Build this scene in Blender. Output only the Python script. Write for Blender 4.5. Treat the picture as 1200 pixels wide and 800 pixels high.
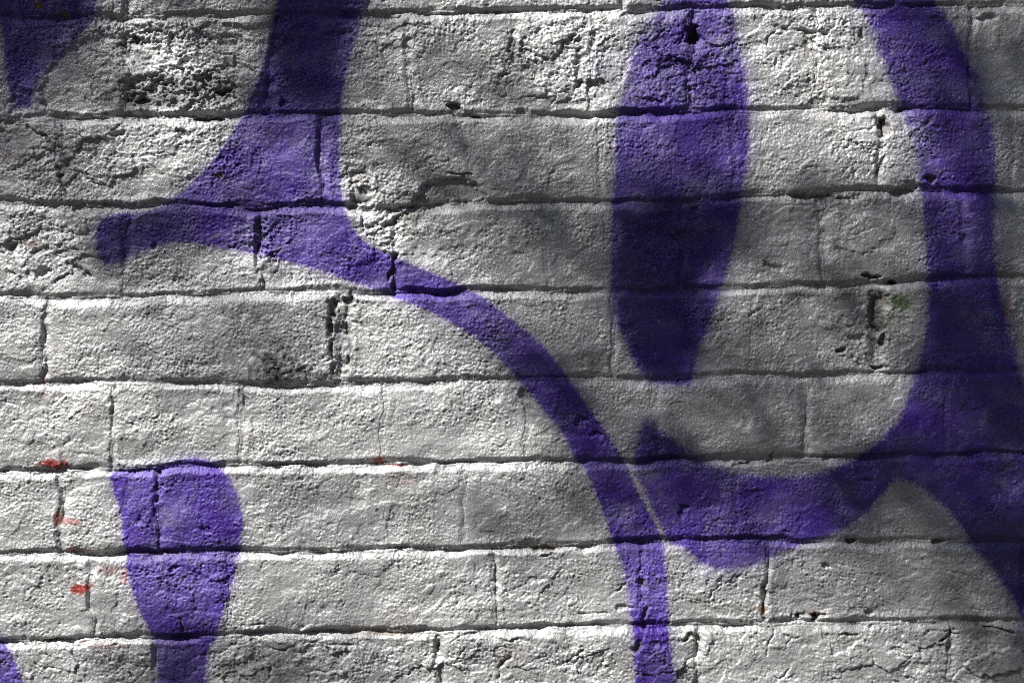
import bpy, math, time
import numpy as np

for o in list(bpy.data.objects):
    bpy.data.objects.remove(o, do_unlink=True)
SC = bpy.context.scene
COL = SC.collection
rng = np.random.default_rng(7)

# ------------------------------------------------------------------ scale
S = 0.00073            # metres per layout unit: one brick course (75 mm) is about 103 units
ZC = 1.35              # height of the middle of the picture above the ground
W0, H0 = 1200, 800

# ------------------------------------------------------------------ camera
cam_d = bpy.data.cameras.new('camera')
cam_d.lens = 50; cam_d.sensor_width = 36; cam_d.sensor_fit = 'HORIZONTAL'
cam_d.clip_start = 0.01; cam_d.clip_end = 2000
cam = bpy.data.objects.new('camera', cam_d); COL.objects.link(cam)
cam.location = (0, -W0 * S * 50 / 36, ZC)
cam.rotation_euler = (math.pi / 2, 0, 0)
SC.camera = cam

# ------------------------------------------------------------------ sky, sun, exposure
SUN = np.array([-0.56, -0.40, 0.72]); SUN /= np.linalg.norm(SUN)      # direction to the sun
world = bpy.data.worlds.new('World'); SC.world = world; world.use_nodes = True
wn = world.node_tree.nodes; wl = world.node_tree.links; wn.clear()
sky = wn.new('ShaderNodeTexSky'); sky.sky_type = 'NISHITA'; sky.sun_disc = False
sky.sun_elevation = math.asin(SUN[2]); sky.sun_rotation = math.atan2(SUN[0], SUN[1])
sky.altitude = 50; sky.air_density = 1.0; sky.dust_density = 1.2; sky.ozone_density = 1.0
bg = wn.new('ShaderNodeBackground'); bg.inputs['Strength'].default_value = 0.05
wo = wn.new('ShaderNodeOutputWorld')
wl.new(sky.outputs[0], bg.inputs[0]); wl.new(bg.outputs[0], wo.inputs[0])
sl = bpy.data.lights.new('sun', 'SUN'); sl.energy = 5.0; sl.angle = math.radians(0.53)
sl.color = (1.0, 0.98, 0.955)
sun = bpy.data.objects.new('sun', sl); COL.objects.link(sun)
from mathutils import Vector
sun.rotation_euler = Vector(SUN).to_track_quat('Z', 'Y').to_euler()
sun.location = Vector(SUN) * 20
SC.view_settings.view_transform = 'Standard'; SC.view_settings.look = 'None'
SC.view_settings.gamma = 1; SC.view_settings.use_curve_mapping = False
SC.view_settings.exposure = 0.76
SC.cycles.use_denoising = False
SC.cycles.max_bounces = 6; SC.cycles.filter_width = 1.1

# ------------------------------------------------------------------ noise
PERM = {}
def perm(seed):
    if seed not in PERM:
        r = np.random.default_rng(1000 + seed)
        p = r.permutation(256); PERM[seed] = (np.concatenate([p, p, p]), r.random(256) * 2 * np.pi, r.random((256, 2)))
    return PERM[seed]

def perlin(x, y, seed=0):
    p, ang, _ = perm(seed)
    xi = np.floor(x).astype(np.int64); yi = np.floor(y).astype(np.int64)
    xf = x - xi; yf = y - yi
    ux = xf * xf * xf * (xf * (xf * 6 - 15) + 10); uy = yf * yf * yf * (yf * (yf * 6 - 15) + 10)
    gx, gy = np.cos(ang), np.sin(ang)
    def g(i, j, dx, dy):
        k = p[p[(xi + i) & 255] + ((yi + j) & 255)]
        return gx[k] * dx + gy[k] * dy
    a = g(0, 0, xf, yf); b = g(1, 0, xf - 1, yf); c = g(0, 1, xf, yf - 1); d = g(1, 1, xf - 1, yf - 1)
    ab = a + ux * (b - a); cd = c + ux * (d - c)
    return (ab + uy * (cd - ab)) * 1.5

def worley(x, y, seed=0):
    p, _, pts = perm(seed)
    xi = np.floor(x).astype(np.int64); yi = np.floor(y).astype(np.int64)
    best = np.full(x.shape, 9.0); sec = np.full(x.shape, 9.0); key = np.zeros(x.shape, int)
    for i in (-1, 0, 1):
        for j in (-1, 0, 1):
            k = p[p[(xi + i) & 255] + ((yi + j) & 255)]
            d = (xi + i + pts[k, 0] - x) ** 2 + (yi + j + pts[k, 1] - y) ** 2
            sec = np.minimum(sec, np.maximum(best, d)); key = np.where(d < best, k, key); best = np.minimum(best, d)
    return np.sqrt(best), np.sqrt(sec), key

def sstep(a, b, x):
    t = np.clip((x - a) / (b - a), 0, 1)
    return t * t * (3 - 2 * t)

# ------------------------------------------------------------------ bed joints: (x, y, depth) along each one
J = {
 0: [(0,20,5),(110,21,5),(300,18,6),(495,16,6),(700,13,6),(900,9,5),(1060,8,5),(1200,7,4)],
 1: [(0,140,5),(100,136,6),(210,138,6),(300,135,8),(390,135,6),(530,135,5),(700,135,9),(780,131,9),(880,131,5),(930,129,4),(1080,126,6),(1200,129,4)],
 2: [(0,236,5),(60,242,5),(130,240,4),(200,241,4),(300,244,8),(370,239,8),(430,246,6),(500,243,6),(570,236,6.5),(720,238,6),(800,238,5),(870,229,5),(960,225,6),(1060,223,6),(1200,226,5)],
 3: [(0,345,5),(50,349,5),(150,349,4),(220,344,5),(300,343,6),(390,342,6),(460,344,8),(540,341,8),(640,342,5),(780,341,5),(870,337,5),(1000,333,6),(1080,327,6),(1200,325,5)],
 4: [(0,449,4),(130,447,5),(200,449,5),(300,451,6),(390,451,5),(480,449,4),(600,446,4),(700,444,4),(780,446,4),(860,441,4),(960,440,4),(1060,438,4),(1200,433,4)],
 5: [(0,553,5),(130,550,5),(290,545,6),(420,545,7),(560,543,7),(700,541,6),(810,538,6),(900,537,4),(1000,536,5),(1200,532,6)],
 6: [(0,650,6),(150,648,6),(280,646,6),(420,646,6),(600,640,7),(700,637,7),(810,634,7),(960,634,5),(1200,635,5)],
 7: [(0,753,7),(120,749,7),(280,744,8),(420,741,8),(520,739,7),(700,734,8),(810,732,8),(920,730,7),(1060,728,6),(1200,728,5)],
}
JF = {}                                   # every bed joint of the wall, also beyond the picture
for k, pts in J.items():
    xs = np.array([p[0] for p in pts], float); ys = np.array([p[1] for p in pts], float); ds = np.array([p[2] for p in pts], float)
    JF[k] = (np.concatenate([[-900, -250], xs, [1450, 2100]]), np.concatenate([[ys[0], ys[0]], ys, [ys[-1], ys[-1]]]),
             np.concatenate([[6, 6], ds, [6, 6]]))
VTOP, VBOT = 400 - (2.62 - ZC) / S, 400 + ZC / S          # top of the wall, ground
k = 0
while JF[min(JF)][1].min() - 108 > VTOP:
    m = min(JF); x, y, d = JF[m]; yy = y.mean() - 103
    JF[m - 1] = (x, yy + (y - y.mean()) * 0.4, d * 0 + 6)
while JF[max(JF)][1].max() + 80 < VBOT:
    m = max(JF); x, y, d = JF[m]; yy = y.mean() + 103
    JF[m + 1] = (x, yy + (y - y.mean()) * 0.4, d * 0 + 6)
KMIN, KMAX = min(JF), max(JF)

# perpends by course c (between bed joint c-1 and c): (x at top, x at bottom, half width, depth)
V = {
 0: [(-140,-140,5,6),(150,150,5,5),(432,432,5,4),(728,727,4,6),(1050,1050,5,5),(1340,1340,5,5)],
 1: [(-170,-170,5,6),(146,150,7,3.5),(330,312,8,8),(478,482,5,4.5),(696,690,3,2.0),(812,808,6,4),(959,956,9,3),(1135,1138,4,5),(1300,1300,5,5)],
 2: [(-250,-250,5,5),(70,80,5,3.0),(379,377,5,5),(540,560,5,1.5),(705,702,4,1.2),(860,860,4,0.9),(1029,1033,5,4.5),(1188,1188,4,2),(1350,1350,5,5)],
 3: [(-160,-160,5,5),(148,147,6,3.8),(304,306,5,4),(463,462,5,5.5),(640,640,4,0.5),(797,795,4,4.5),(962,966,5,3.5),(1128,1128,5,2.5),(1290,1290,5,5)],
 4: [(-270,-270,5,5),(55,51,4,5),(398,398,9,5),(719,718,4,3),(880,880,4,0.8),(1027,1027,7,6.5),(1180,1180,5,2.0),(1345,1345,5,5)],
 5: [(-190,-190,5,5),(134,132,4,3.5),(282,283,4,2.2),(448,448,4,0.8),(617,617,5,1.8),(767,766,5,2.2),(943,941,5,3.2),(1110,1110,4,1.5),(1275,1275,5,5)],
 6: [(-250,-250,5,5),(69,72,5,5),(185,187,4,2.5),(546,542,6,2.2),(860,862,4,1.0),(1020,1020,4,0.8),(1210,1210,4,3),(1370,1370,5,5)],
 7: [(-180,-180,5,5),(105,110,4,5),(272,270,4,1.2),(578,584,4,5),(751,753,4,3),(899,896,4,3.5),(1200,1200,4,3),(1360,1360,5,5)],
 8: [(-130,-130,5,5),(182,182,5,5),(512,513,4,5),(666,666,4,0.8),(818,819,4,5),(1117,1113,4,5),(1260,1260,5,4)],
}
UL, UR = -3400, 3800
def perpends(c):
    if c in V:
        base = list(V[c])
    else:
        base = [(150 + (165 if c % 2 else 0) + (c * 37) % 40,) * 2 + (5, 5)]
    r = np.random.default_rng(500 + c)
    while base[0][0] > UL + 80:
        x = base[0][0] - (308 if r.random() < .8 else 158); base.insert(0, (x, x + r.normal() * 3, 5, 3 + 3 * r.random()))
    while base[-1][0] < UR - 80:
        x = base[-1][0] + (308 if r.random() < .8 else 158); base.append((x, x + r.normal() * 3, 5, 3 + 3 * r.random()))
    return base
PV = {c: perpends(c) for c in range(KMIN + 1, KMAX + 1)}

# ------------------------------------------------------------------ purple paint outlines (closed)
PURPLE = [
 (9, [(-60,-70),(140,-70),(118,-12),(112,18),(95,40),(75,62),(48,90),(40,110),(31,126),(15,124),(8,100),(3,62),(-2,20),(-30,0)]),
 (6, [(345,-120),(330,-30),(322,10),(314,50),(300,98),(283,138),(262,172),(235,203),(203,232),(170,248),(143,249),(124,254),(114,267),(113,288),(118,304),(128,311),(141,307),
      (155,301),(185,288),(215,284),(260,291),(310,300),(360,313),(410,330),(453,346),(505,366),(558,397),(600,436),(635,478),(660,509),(673,536),
      (687,553),(705,597),(717,632),(731,670),(738,716),(742,747),(744,800),(746,900),(805,900),(792,798),(785,744),(784,716),(780,660),(775,626),
      (750,580),(735,544),(721,522),(705,498),(666,442),(635,404),(586,363),(553,340),(505,319),(460,299),(428,284),(411,260),(402,235),(398,190),(400,130),
      (408,80),(424,20),(433,-30),(440,-120)]),
 (9, [(790,-60),(776,0),(754,31),(740,60),(731,105),(722,140),(721,196),(716,245),(715,330),(722,379),(735,402),(745,428),(761,447),(790,452),(811,449),
      (818,414),(832,382),(846,337),(857,302),(866,260),(874,203),(879,147),(875,84),(866,52),(863,21),(853,0),(840,-60)]),
 (11, [(960,-90),(1000,0),(1011,14),(1025,49),(1035,80),(1046,105),(1060,140),(1070,175),(1077,217),(1081,250),(1084,305),(1086,340),(1084,386),(1077,421),
      (1065,456),(1053,487),(1032,512),(1002,536),(969,551),(934,558),(899,558),(860,551),(829,541),(801,522),(782,509),(757,491),(746,515),(742,548),
      (761,590),(779,630),(795,641),(808,649),(822,662),(846,668),(871,667),(895,658),(916,648),(948,636),(976,627),(1004,613),(1025,592),(1046,566),(1056,562),
      (1088,580),(1116,604),(1140,639),(1165,670),(1186,702),(1200,728),(1250,850),(1380,850),(1330,620),(1230,500),(1206,455),(1196,431),(1186,390),(1175,347),
      (1168,309),(1166,260),(1169,210),(1166,165),(1156,126),(1147,91),(1131,63),(1116,28),(1098,0),(1050,-90)]),
 (6, [(217,536),(196,542),(171,547),(133,552),(130,569),(140,600),(145,639),(150,674),(161,709),(178,744),(183,772),(186,820),(205,860),(230,850),(241,805),(243,765),
      (255,744),(262,716),(273,681),(280,650),(285,615),(280,583),(269,562),(255,546),(238,537)]),
 (6, [(-120,700),(-40,730),(0,750),(12,763),(21,780),(29,803),(40,850),(30,900),(-120,900)]),
]
def catmull(pts, n=3):
    P = np.array(pts, float); N = len(P); out = []
    for i in range(N):
        a, b, c, d = P[i - 1], P[i], P[(i + 1) % N], P[(i + 2) % N]
        for t in np.arange(n) / n:
            out.append(0.5 * (2 * b + (c - a) * t + (2 * a - 5 * b + 4 * c - d) * t * t + (3 * b - a - 3 * c + d) * t ** 3))
    return np.array(out)

def seg_dist(u, v, a, b):
    d = b - a; L = d @ d + 1e-9
    t = np.clip(((u - a[0]) * d[0] + (v - a[1]) * d[1]) / L, 0, 1)
    return np.hypot(u - a[0] - t * d[0], v - a[1] - t * d[1])

def poly_sd(u, v, P):                       # signed distance, negative inside
    best = np.full(u.shape, 1e9); ins = np.zeros(u.shape, bool); N = len(P)
    for i in range(N):
        a, b = P[i], P[(i + 1) % N]
        best = np.minimum(best, seg_dist(u, v, a, b))
        c = (a[1] > v) != (b[1] > v)
        if abs(b[1] - a[1]) > 1e-9:
            ins ^= c & (u < (b[0] - a[0]) * (v - a[1]) / (b[1] - a[1]) + a[0])
    return np.where(ins, -best, best)

# coarse table of the paint outline distances
TG = 2.0
tu = np.arange(-140, 1400, TG); tv = np.arange(-140, 920, TG)
TU, TV = np.meshgrid(tu, tv)
TAB = np.full(TU.shape, -60.0)              # paint "inside depth" divided by the edge softness
for soft, pts in PURPLE:
    P = catmull(pts); lo, hi = P.min(0) - 60, P.max(0) + 60
    m = (TU > lo[0]) & (TU < hi[0]) & (TV > lo[1]) & (TV < hi[1])
    TAB[m] = np.maximum(TAB[m], -poly_sd(TU[m], TV[m], P) / (soft * .62))
def table(u, v):
    x = np.clip((u - tu[0]) / TG, 0, len(tu) - 1.001); y = np.clip((v - tv[0]) / TG, 0, len(tv) - 1.001)
    i = x.astype(int); j = y.astype(int); fx = x - i; fy = y - j
    r = (TAB[j, i] * (1 - fx) + TAB[j, i + 1] * fx) * (1 - fy) + (TAB[j + 1, i] * (1 - fx) + TAB[j + 1, i + 1] * fx) * fy
    return np.where((u < tu[0]) | (u > tu[-1]) | (v < tv[0]) | (v > tv[-1]), -60, r)

# ------------------------------------------------------------------ damage: cracks, holes, chips
CRACKS = [  # points, half width, depth
 ([(30,148),(48,160),(62,174),(66,190),(73,205),(78,222),(81,242)], 2.2, 4),
 ([(912,29),(935,33),(955,38),(969,37)], 3, 4.5), ([(1032,155),(1037,138),(1052,131),(1076,127)], 4, 6),
 ([(600,40),(602,52),(601,66)], 4, 5), ([(682,60),(679,80),(677,100)], 4, 5), ([(692,18),(684,30),(673,42)], 4, 5),
 ([(605,42),(618,44),(630,51)], 2, 2.5), ([(80,312),(95,316),(112,321)], 3, 4), ([(186,556),(187,572),(185,590)], 3.5, 6),
 ([(386,348),(389,372),(386,395),(388,436)], 3.0, 3), ([(411,346),(408,370),(410,400),(408,440)], 2.4, 2.5),
 ([(303,258),(306,275),(300,298)], 4, 5), ([(463,300),(461,325),(465,338)], 4, 5),
 ([(742,762),(752,752),(768,749)], 3.5, 5), ([(512,745),(514,760),(512,776)], 3, 5), ([(752,680),(754,705),(756,735)], 3.5, 5),
 ([(668,723),(690,718),(720,713)], 1.6, 2), ([(710,700),(725,688),(735,683)], 1.6, 2.4), ([(862,560+130),(866,672),(884,680)], 1.6, 2.2),
 ([(895,725),(897,700),(893,690)], 3, 5), ([(1000,745),(980,742),(940,748),(915,741)], 1.8, 3), ([(1085,735),(1120,738),(1150,733),(1190,738)], 1.8, 3),
 ([(1104,752),(1118,742),(1138,746)], 1.8, 3), ([(895,770),(898,748),(905,738)], 1.4, 2.5), ([(800,748),(812,741),(818,750)], 3, 5),
 ([(530,752),(560,744),(590,750),(610,745)], 1.6, 2.6), ([(660,776),(672,764),(684,758)], 2, 3), ([(582,800),(586,780),(596,772)], 2.5, 4),
 ([(30,756),(60,752),(90,757),(120,751),(140,754)], 1.6, 2.4), ([(148,780),(158,795)], 1.5, 3), ([(250,765),(300,752),(330,760),(360,752),(420,756)], 1.5, 2.4),
 ([(296,733),(305,729),(318,731)], 1.6, 2.5), ([(205,715),(212,730),(214,742)], 1.6, 2.5), ([(930,722),(950,719),(968,722)], 2.5, 4),
 ([(640,648),(650,646)], 2, 3), ([(876,365),(888,362)], 2, 3), ([(902,533),(908,540),(905,531)], 2, 3), ([(860,545),(900,541),(930,543),(965,540)], 1.5, 2.5),
 ([(1035,180),(1031,195),(1026,210)], 2.5, 3.5), ([(826,300),(836,306),(830,316)], 1.5, 2),
 ([(1058,172),(1068,160),(1085,152),(1095,142)], 2.5, 1.2), ([(490,200),(520,206),(548,204)], 1.8, 2.5),
 ([(300,175),(306,190),(304,210)], 1.5, 2), ([(945,38),(946,70),(944,95)], 4, 1.6), ([(155,155),(150,170),(160,195)], 1.2, 1.5),
 ([(215,165),(222,172)], 1.6, 2), ([(128,62),(135,52),(150,47)], 2.5, 2.5), ([(255,288),(290,300)], 1, 1),
]
HOLES = [  # x, y, rx, ry, depth
 (391,360,6,10,6), (388,384,5,7,5), (409,352,6,6,5), (388,410,3,8,4),
 (812,40,9,10,11), (156,45,6,5,6), (533,127,9,7,7), (167,120,9,5,5), (262,107,10,5,5),
 (49,318,9,6,4.4), (105,320,6,5,4), (14,286,8,5,4), (42,293,6,4,4), (1017,323,11,4,7), (1045,331,6,3,6), (1030,431,9,4,6), (987,409,5,4,5), (1034,400,5,8,6),
 (1005,394,8,5,4), (955,722,4,6,7), (938,723,5,3,5), (1019,715,8,4,4), (905,310,13,5,3), (618,466,9,9,3.5), (1035,146,7,11,7), (560,136,9,3,5), (245,140,20,4,5),
 (218,70,7,5,4), (250,47,26,4,2.5), (205,50,8,10,3), (140,155,9,4,4), (214,158,7,7,4), (180,285,4,4,3), (990,30,5,4,3), (1010,40,3,8,4), (100,275,6,3,3),
 (1160,18,16,5,4), (415,236,8,8,4), (425,222,9,5,4), (610,131,8,4,4), (640,641,16,3,5), (970,665,7,3,3), (730,710,8,4,3), (1100,335,7,3,3), (288,470,7,8,3),
 (815,250,9,6,4), (1090,210,8,6,5), (1015,560,6,4,2), (998,632,9,3,5), (1100,634,7,4,4), (350,735,6,3,2), (165,610,6,5,2), (240,620,10,5,2.5), (205,668,9,5,3),
 (680,495,8,8,3), (700,510,9,5,2.5), (800,600,7,9,3), (735,385,10,10,2.5), (340,50,9,6,3), (395,40,18,6,2.5), (335,122,5,6,4),
]
CHIPS = [  # outline, depth, bare (1 = bare mortar shows)
 ([(140,40),(190,34),(188,60),(162,70),(142,62)], 2.8, 0.1), ([(155,92),(200,86),(210,122),(160,128)], 3.2, 0.25), ([(228,90),(272,92),(276,118),(232,116)], 3.0, 0.2),
 ([(234,40),(278,38),(280,50),(238,52)], 2.4, 0.0), ([(404,14),(470,22),(474,40),(440,36),(410,28)], 2.4, 0.0), ([(410,205),(432,200),(436,232),(414,240)], 2.6, 0.2),
 ([(0,140),(36,146),(30,166),(0,160)], 2.6, 0.1), ([(90,240),(190,236),(192,246),(100,252)], 3.5, 0.1), ([(20,100),(60,132),(10,136)], 2, 0),
 ([(424,268),(470,246),(495,220),(530,206),(552,214),(566,231),(522,240),(505,251),(488,266),(455,262)], 5.0, 0.25),
 ([(62,70),(90,47),(132,44),(136,66),(138,100),(134,128),(70,132),(45,112)], 2.4, 0.0),
 ([(1018,344),(1040,344),(1036,372),(1031,392),(1020,390)], 4.0, 0.6),
 ([(930,225),(1000,228),(1008,221),(1000,236),(940,236)], 5, 0.3),
 ([(1046,233),(1078,224),(1079,214),(1058,217),(1044,224)], 4, 0.3),
 ([(960,48),(1008,52),(1010,110),(968,112)], -1.4, 0.0),
 ([(700,62),(735,60),(730,95),(702,102)], 1.6, 0.0),
 ([(584,50),(640,52),(640,112),(596,118)], -1.0, 0.0),
 ([(968,252),(1010,250),(1050,262),(1030,290),(975,292)], -1.6, 0.0),
]
ROUGH = [ # x, y, rx, ry, amount: crumbly spots
 (215,102,80,26,1.4), (215,45,75,22,1.0), (450,268,34,22,0.6), (460,310,25,25,0.5), (430,215,30,20,0.6), (60,285,60,30,0.45), (330,425,35,18,0.6),
 (398,395,16,45,0.45), (200,165,60,25,0.5), (665,75,50,45,0.75), (800,118,70,18,0.6), (750,60,30,40,.4), (560,70,50,40,.2), (1000,30,40,12,.4), (805,90,18,40,0.4), (840,160,35,30,0.3), (1020,390,30,40,0.5), (305,280,18,30,0.8),
 (1110,765,50,25,0.6), (330,775,90,20,0.6), (780,765,30,25,0.6), (600,765,90,18,0.3), (770,300,30,40,0.5), (60,185,40,40,0.5), (150,30,60,15,0.4),
 (1005,70,30,30,0.2), (860,690,30,25,0.4), (620,690,40,30,0.3),
]
SMOOTH = [(1160,80,40,60,.5), (620,190,80,35,.35), (950,290,100,35,.35), (850,490,90,35,.45), (1100,520,90,90,.35), (1080,590,60,30,.4), (90,90,40,38,.3), (620,290,80,40,.3), (500,590,200,35,.25)]
BLACK = [ # soot stains, and dark marks at holes, cracks and flake edges: x, y, rx, ry, strength
 (322,430,38,20,1.0), (140,85,10,45,.45), (165,70,12,16,.35), (160,120,30,14,.6), (230,100,55,14,.45), (470,30,14,10,.3), (25,175,14,24,.3), (75,200,10,30,.35), (325,405,22,18,.35), (190,118,40,9,.55), (262,104,26,10,.5), (398,385,12,34,.45), (618,470,14,14,.5), (1145,735,30,18,.6), (1150,765,20,26,.5),
 (300,785,60,16,.5), (400,765,18,22,.3), (288,472,16,16,.4), (20,610,22,12,.4), (180,362,16,16,.35), (1027,366,12,24,.6), (205,108,18,8,.4), (812,40,12,12,.6),
 (70,605,6,26,.5), (425,232,10,10,.4), (1100,745,16,30,.35), (540,135,16,6,.4), (980,390,30,12,.25), (40,300,16,10,.25), (30,165,24,20,.2), (300,700,20,12,.15),(640,690,10,14,.2),
]
RED = [(63,543,18,7,1.0), (68,608,8,10,.75), (85,611,11,5,.65), (88,644,18,4,.7), (93,690,14,8,1.0), (103,687,8,6,.6), (130,667,16,5,.35), (146,676,5,9,.5), (444,539,9,5,.9),
       (465,545,16,2.5,.6), (470,565,16,6,.18), (1180,360,6,22,.35), (1172,318,5,12,.2), (8,185,10,8,.2), (35,285,9,4,.3), (50,445,9,4,.3), (52,462,12,6,.2), (120,757,22,2.5,.4), (955,720,5,8,.6)]
RUST = [(45,8,6,5,1.0), (76,17,6,6,.8), (893,712,6,9,.8), (1098,634,7,3,.8), (445,741,40,5,.5), (470,730,12,14,.3), (258,206,6,5,.5), (255,276,4,4,.5), (600,770,10,14,.25), (1040,330,7,4,.4)]
GREEN = [(1052,356,16,12,.75), (1040,372,9,8,.4), (1068,346,9,8,.3)]

THIN = [(768,22,26,20,.55), (852,45,16,34,.55), (742,70,14,30,.4), (810,95,40,25,.25), (1062,150,16,20,.6), (700,680,20,30,.3), (735,690,10,40,.4), (1030,60,14,40,.4), 
        (1185,560,20,30,.3), (380,190,18,40,.3), (310,290,40,12,.4), (1150,110,14,24,.4)]
FLAKE = [(215,70,95,50,1.0), (100,40,50,25,.8), (640,75,75,50,1.0), (800,80,70,50,1.0), (950,60,60,45,.7), (100,190,110,45,.9), (450,230,50,40,1.0), (50,295,70,40,.9), (300,275,40,35,.7),
         (100,785,160,35,.8), (350,785,150,35,1.0), (600,780,160,35,.9), (850,775,150,35,1.0), (1100,770,120,40,1.0), (850,690,60,30,.6), (640,690,70,30,.5), (400,395,30,45,.8), (460,40,60,30,.6),
         (1030,170,50,40,.7), (980,270,60,35,.6), (1025,390,40,45,.8), (770,300,50,45,.6), (250,690,60,30,.5), (430,30,60,20,.5)]
FEATHER = [(850,664,70,10,.5), (755,25,40,40,1.6), (868,80,18,80,.9), (400,325,70,22,.9), (650,490,40,60,.4), (1165,230,16,200,.6), (1005,610,50,25,1.0), (1045,90,30,70,.7),
           (40,100,60,40,.6), (150,700,20,50,.6), (145,305,30,15,.5), (400,60,30,90,.6), (240,220,60,30,.3), (785,760,20,60,.8), (1185,400,20,60,1.0), (822,420,16,50,.4)]
def field(u, v, course_c, near):
    """height (layout units, towards the viewer), paint masks and piece numbers at points u, v"""
    R = {}
    rough = np.zeros(u.shape)
    for x, y, rx, ry, a in ROUGH: rough += a * np.exp(-((u - x) / rx) ** 2 - ((v - y) / ry) ** 2)
    smooth = np.ones(u.shape)
    for x, y, rx, ry, a in SMOOTH: smooth *= 1 - a * np.exp(-((u - x) / rx) ** 2 - ((v - y) / ry) ** 2)
    rough = np.clip(rough + 0.25 * np.clip(perlin(u / 170, v / 120, 31), 0, 1), 0, 1.8)
    wob = 3.2 * perlin(u / 60, v / 60, 1) + 1.8 * perlin(u / 22, v / 22, 2) * (1 + rough) + 1.0 * perlin(u / 8, v / 8, 3)
    wob2 = 4.0 * perlin(u / 50, v / 45, 4) + 2.2 * perlin(u / 20, v / 20, 5) * (1 + rough) + 0.9 * perlin(u / 8, v / 8, 6)
    # courses
    cs = np.full(u.shape, KMIN, int); low = np.full(u.shape, 1e9); dep_h = np.zeros(u.shape); dv = np.full(u.shape, 1e9); 
    vv = v + wob * 0.6
    for k in range(KMIN, KMAX + 1):
        x, y, d = JF[k]
        yl = np.interp(u, x, y)
        cs[vv > yl] = k + 1
        dist = vv - yl
        m = np.abs(dist) < np.abs(dv); dv[m] = dist[m]
        dep_h[m] = np.interp(u[m], x, d)
    # perpends
    dh = np.full(u.shape, 1e9); dep_v = np.zeros(u.shape); wid_v = np.full(u.shape, 5.0); num = np.zeros(u.shape, int); rel = np.zeros(u.shape); tt = np.zeros(u.shape)
    uu = u + wob2 * 1.1
    for c in range(KMIN, KMAX + 2):
        m = cs == c
        if not m.any(): continue
        lst = PV[min(max(c, KMIN + 1), KMAX)]
        um, vm = uu[m], v[m]
        c0 = max(c - 1, KMIN)
        top = np.interp(um, JF[c0][0], JF[c0][1]); t = np.clip((vm - top) / 103, 0, 1)
        bd = np.full(um.shape, 1e9); de = np.zeros(um.shape); wi = np.full(um.shape, 5.0); n = np.zeros(um.shape, int)
        for i, (xa, xb, w, d) in enumerate(lst):
            dist = um - (xa + (xb - xa) * t)
            n[dist > 0] = i + 1
            q = np.abs(dist) < np.abs(bd); bd[q] = dist[q]; de[q] = d; wi[q] = w
        ctr = np.array([lst[0][0] - 150] + [(p[0] + q[0]) / 2 for p, q in zip(lst[:-1], lst[1:])] + [lst[-1][0] + 150])
        rel[m] = np.clip((um - ctr[n]) / 150, -1, 1); tt[m] = (t - .5) * 2
        dh[m] = bd; dep_v[m] = de; wid_v[m] = wi; num[m] = n
    varh = np.clip(0.8 + 0.7 * perlin(u / 70, cs * 3.3, 8) + .5 * perlin(u / 24, v / 60, 36), 0.06, 1.25)
    varv = np.clip(0.75 + 0.9 * perlin(num * 3.7, v / 34, 9) + .5 * perlin(u / 60, v / 12, 37), 0.1, 1.35)
    # upper side of a bed joint is a sharp arris, the brick below has a soft, paint-filled top edge
    ph = np.where(dv < 0, 1 - sstep(1.5, 6.0 + 4.5 * np.clip(perlin(u / 38, cs * 5.1, 7) + .3, 0, 1), -dv), 1 - sstep(0.5, 10.5 + 4 * perlin(u / 50, cs * 7.7, 48), dv) )
    soft = np.where(dv < 0, 0, np.exp(-((dv - 12) / 9) ** 2)) * 1.0
    pv = np.where(dh < 0, 1 - sstep(wid_v * .3, wid_v * 1.5, -dh), 1 - sstep(wid_v * .2, wid_v * 2.1, dh))
    a, b = ph * dep_h * varh * .84, pv * dep_v * varv * .68
    joint = np.maximum(a, b) + 0.25 * np.minimum(a, b)
    # face of each brick: a little proud or shy, tilted, pillowed
    key = (cs * 131 + num * 17) % 997
    rb = np.random.default_rng(3); A = rb.normal(size=(997, 4))
    face = 1.0 * A[key, 0] + 0.9 * A[key, 1] * tt + 0.7 * A[key, 2] * rel
    edge = np.minimum(np.abs(dv) / 16, np.abs(dh) / 18)
    face = face * sstep(0, 1, edge)
    H = face - joint
    H += 3.2 * perlin(u / 120, v / 90, 10) + 1.7 * perlin(u / 48, v / 36, 11) + 0.5 * perlin(u / 27, v / 20, 39)
    # old paint layers: low plateaus with broken edges
    n1 = perlin(u / 95 + .3 * perlin(u / 20, v / 20, 15), v / 60 + .3 * perlin(u / 20, v / 20, 16), 12) + 0.15 * perlin(u / 9, v / 9, 17)
    H += 1.0 * sstep(0.10, 0.16, n1) * (0.7 + rough) - 0.9 * sstep(0.42, 0.47, n1) * (0.6 + rough)
    n2 = perlin(u / 40 + .2 * perlin(u / 9, v / 9, 18), v / 22, 19) + .12 * perlin(u / 6, v / 6, 20)
    H -= 1.5 * sstep(0.36, 0.46, n2) * (0.25 + 1.1 * rough)
    # grain of the thick paint over rough brick
    g = 0.6 * perlin(u / 19, v / 15, 21) + .22 * (1 - 2 * np.abs(perlin(u / 13, v / 9, 22)))
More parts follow.
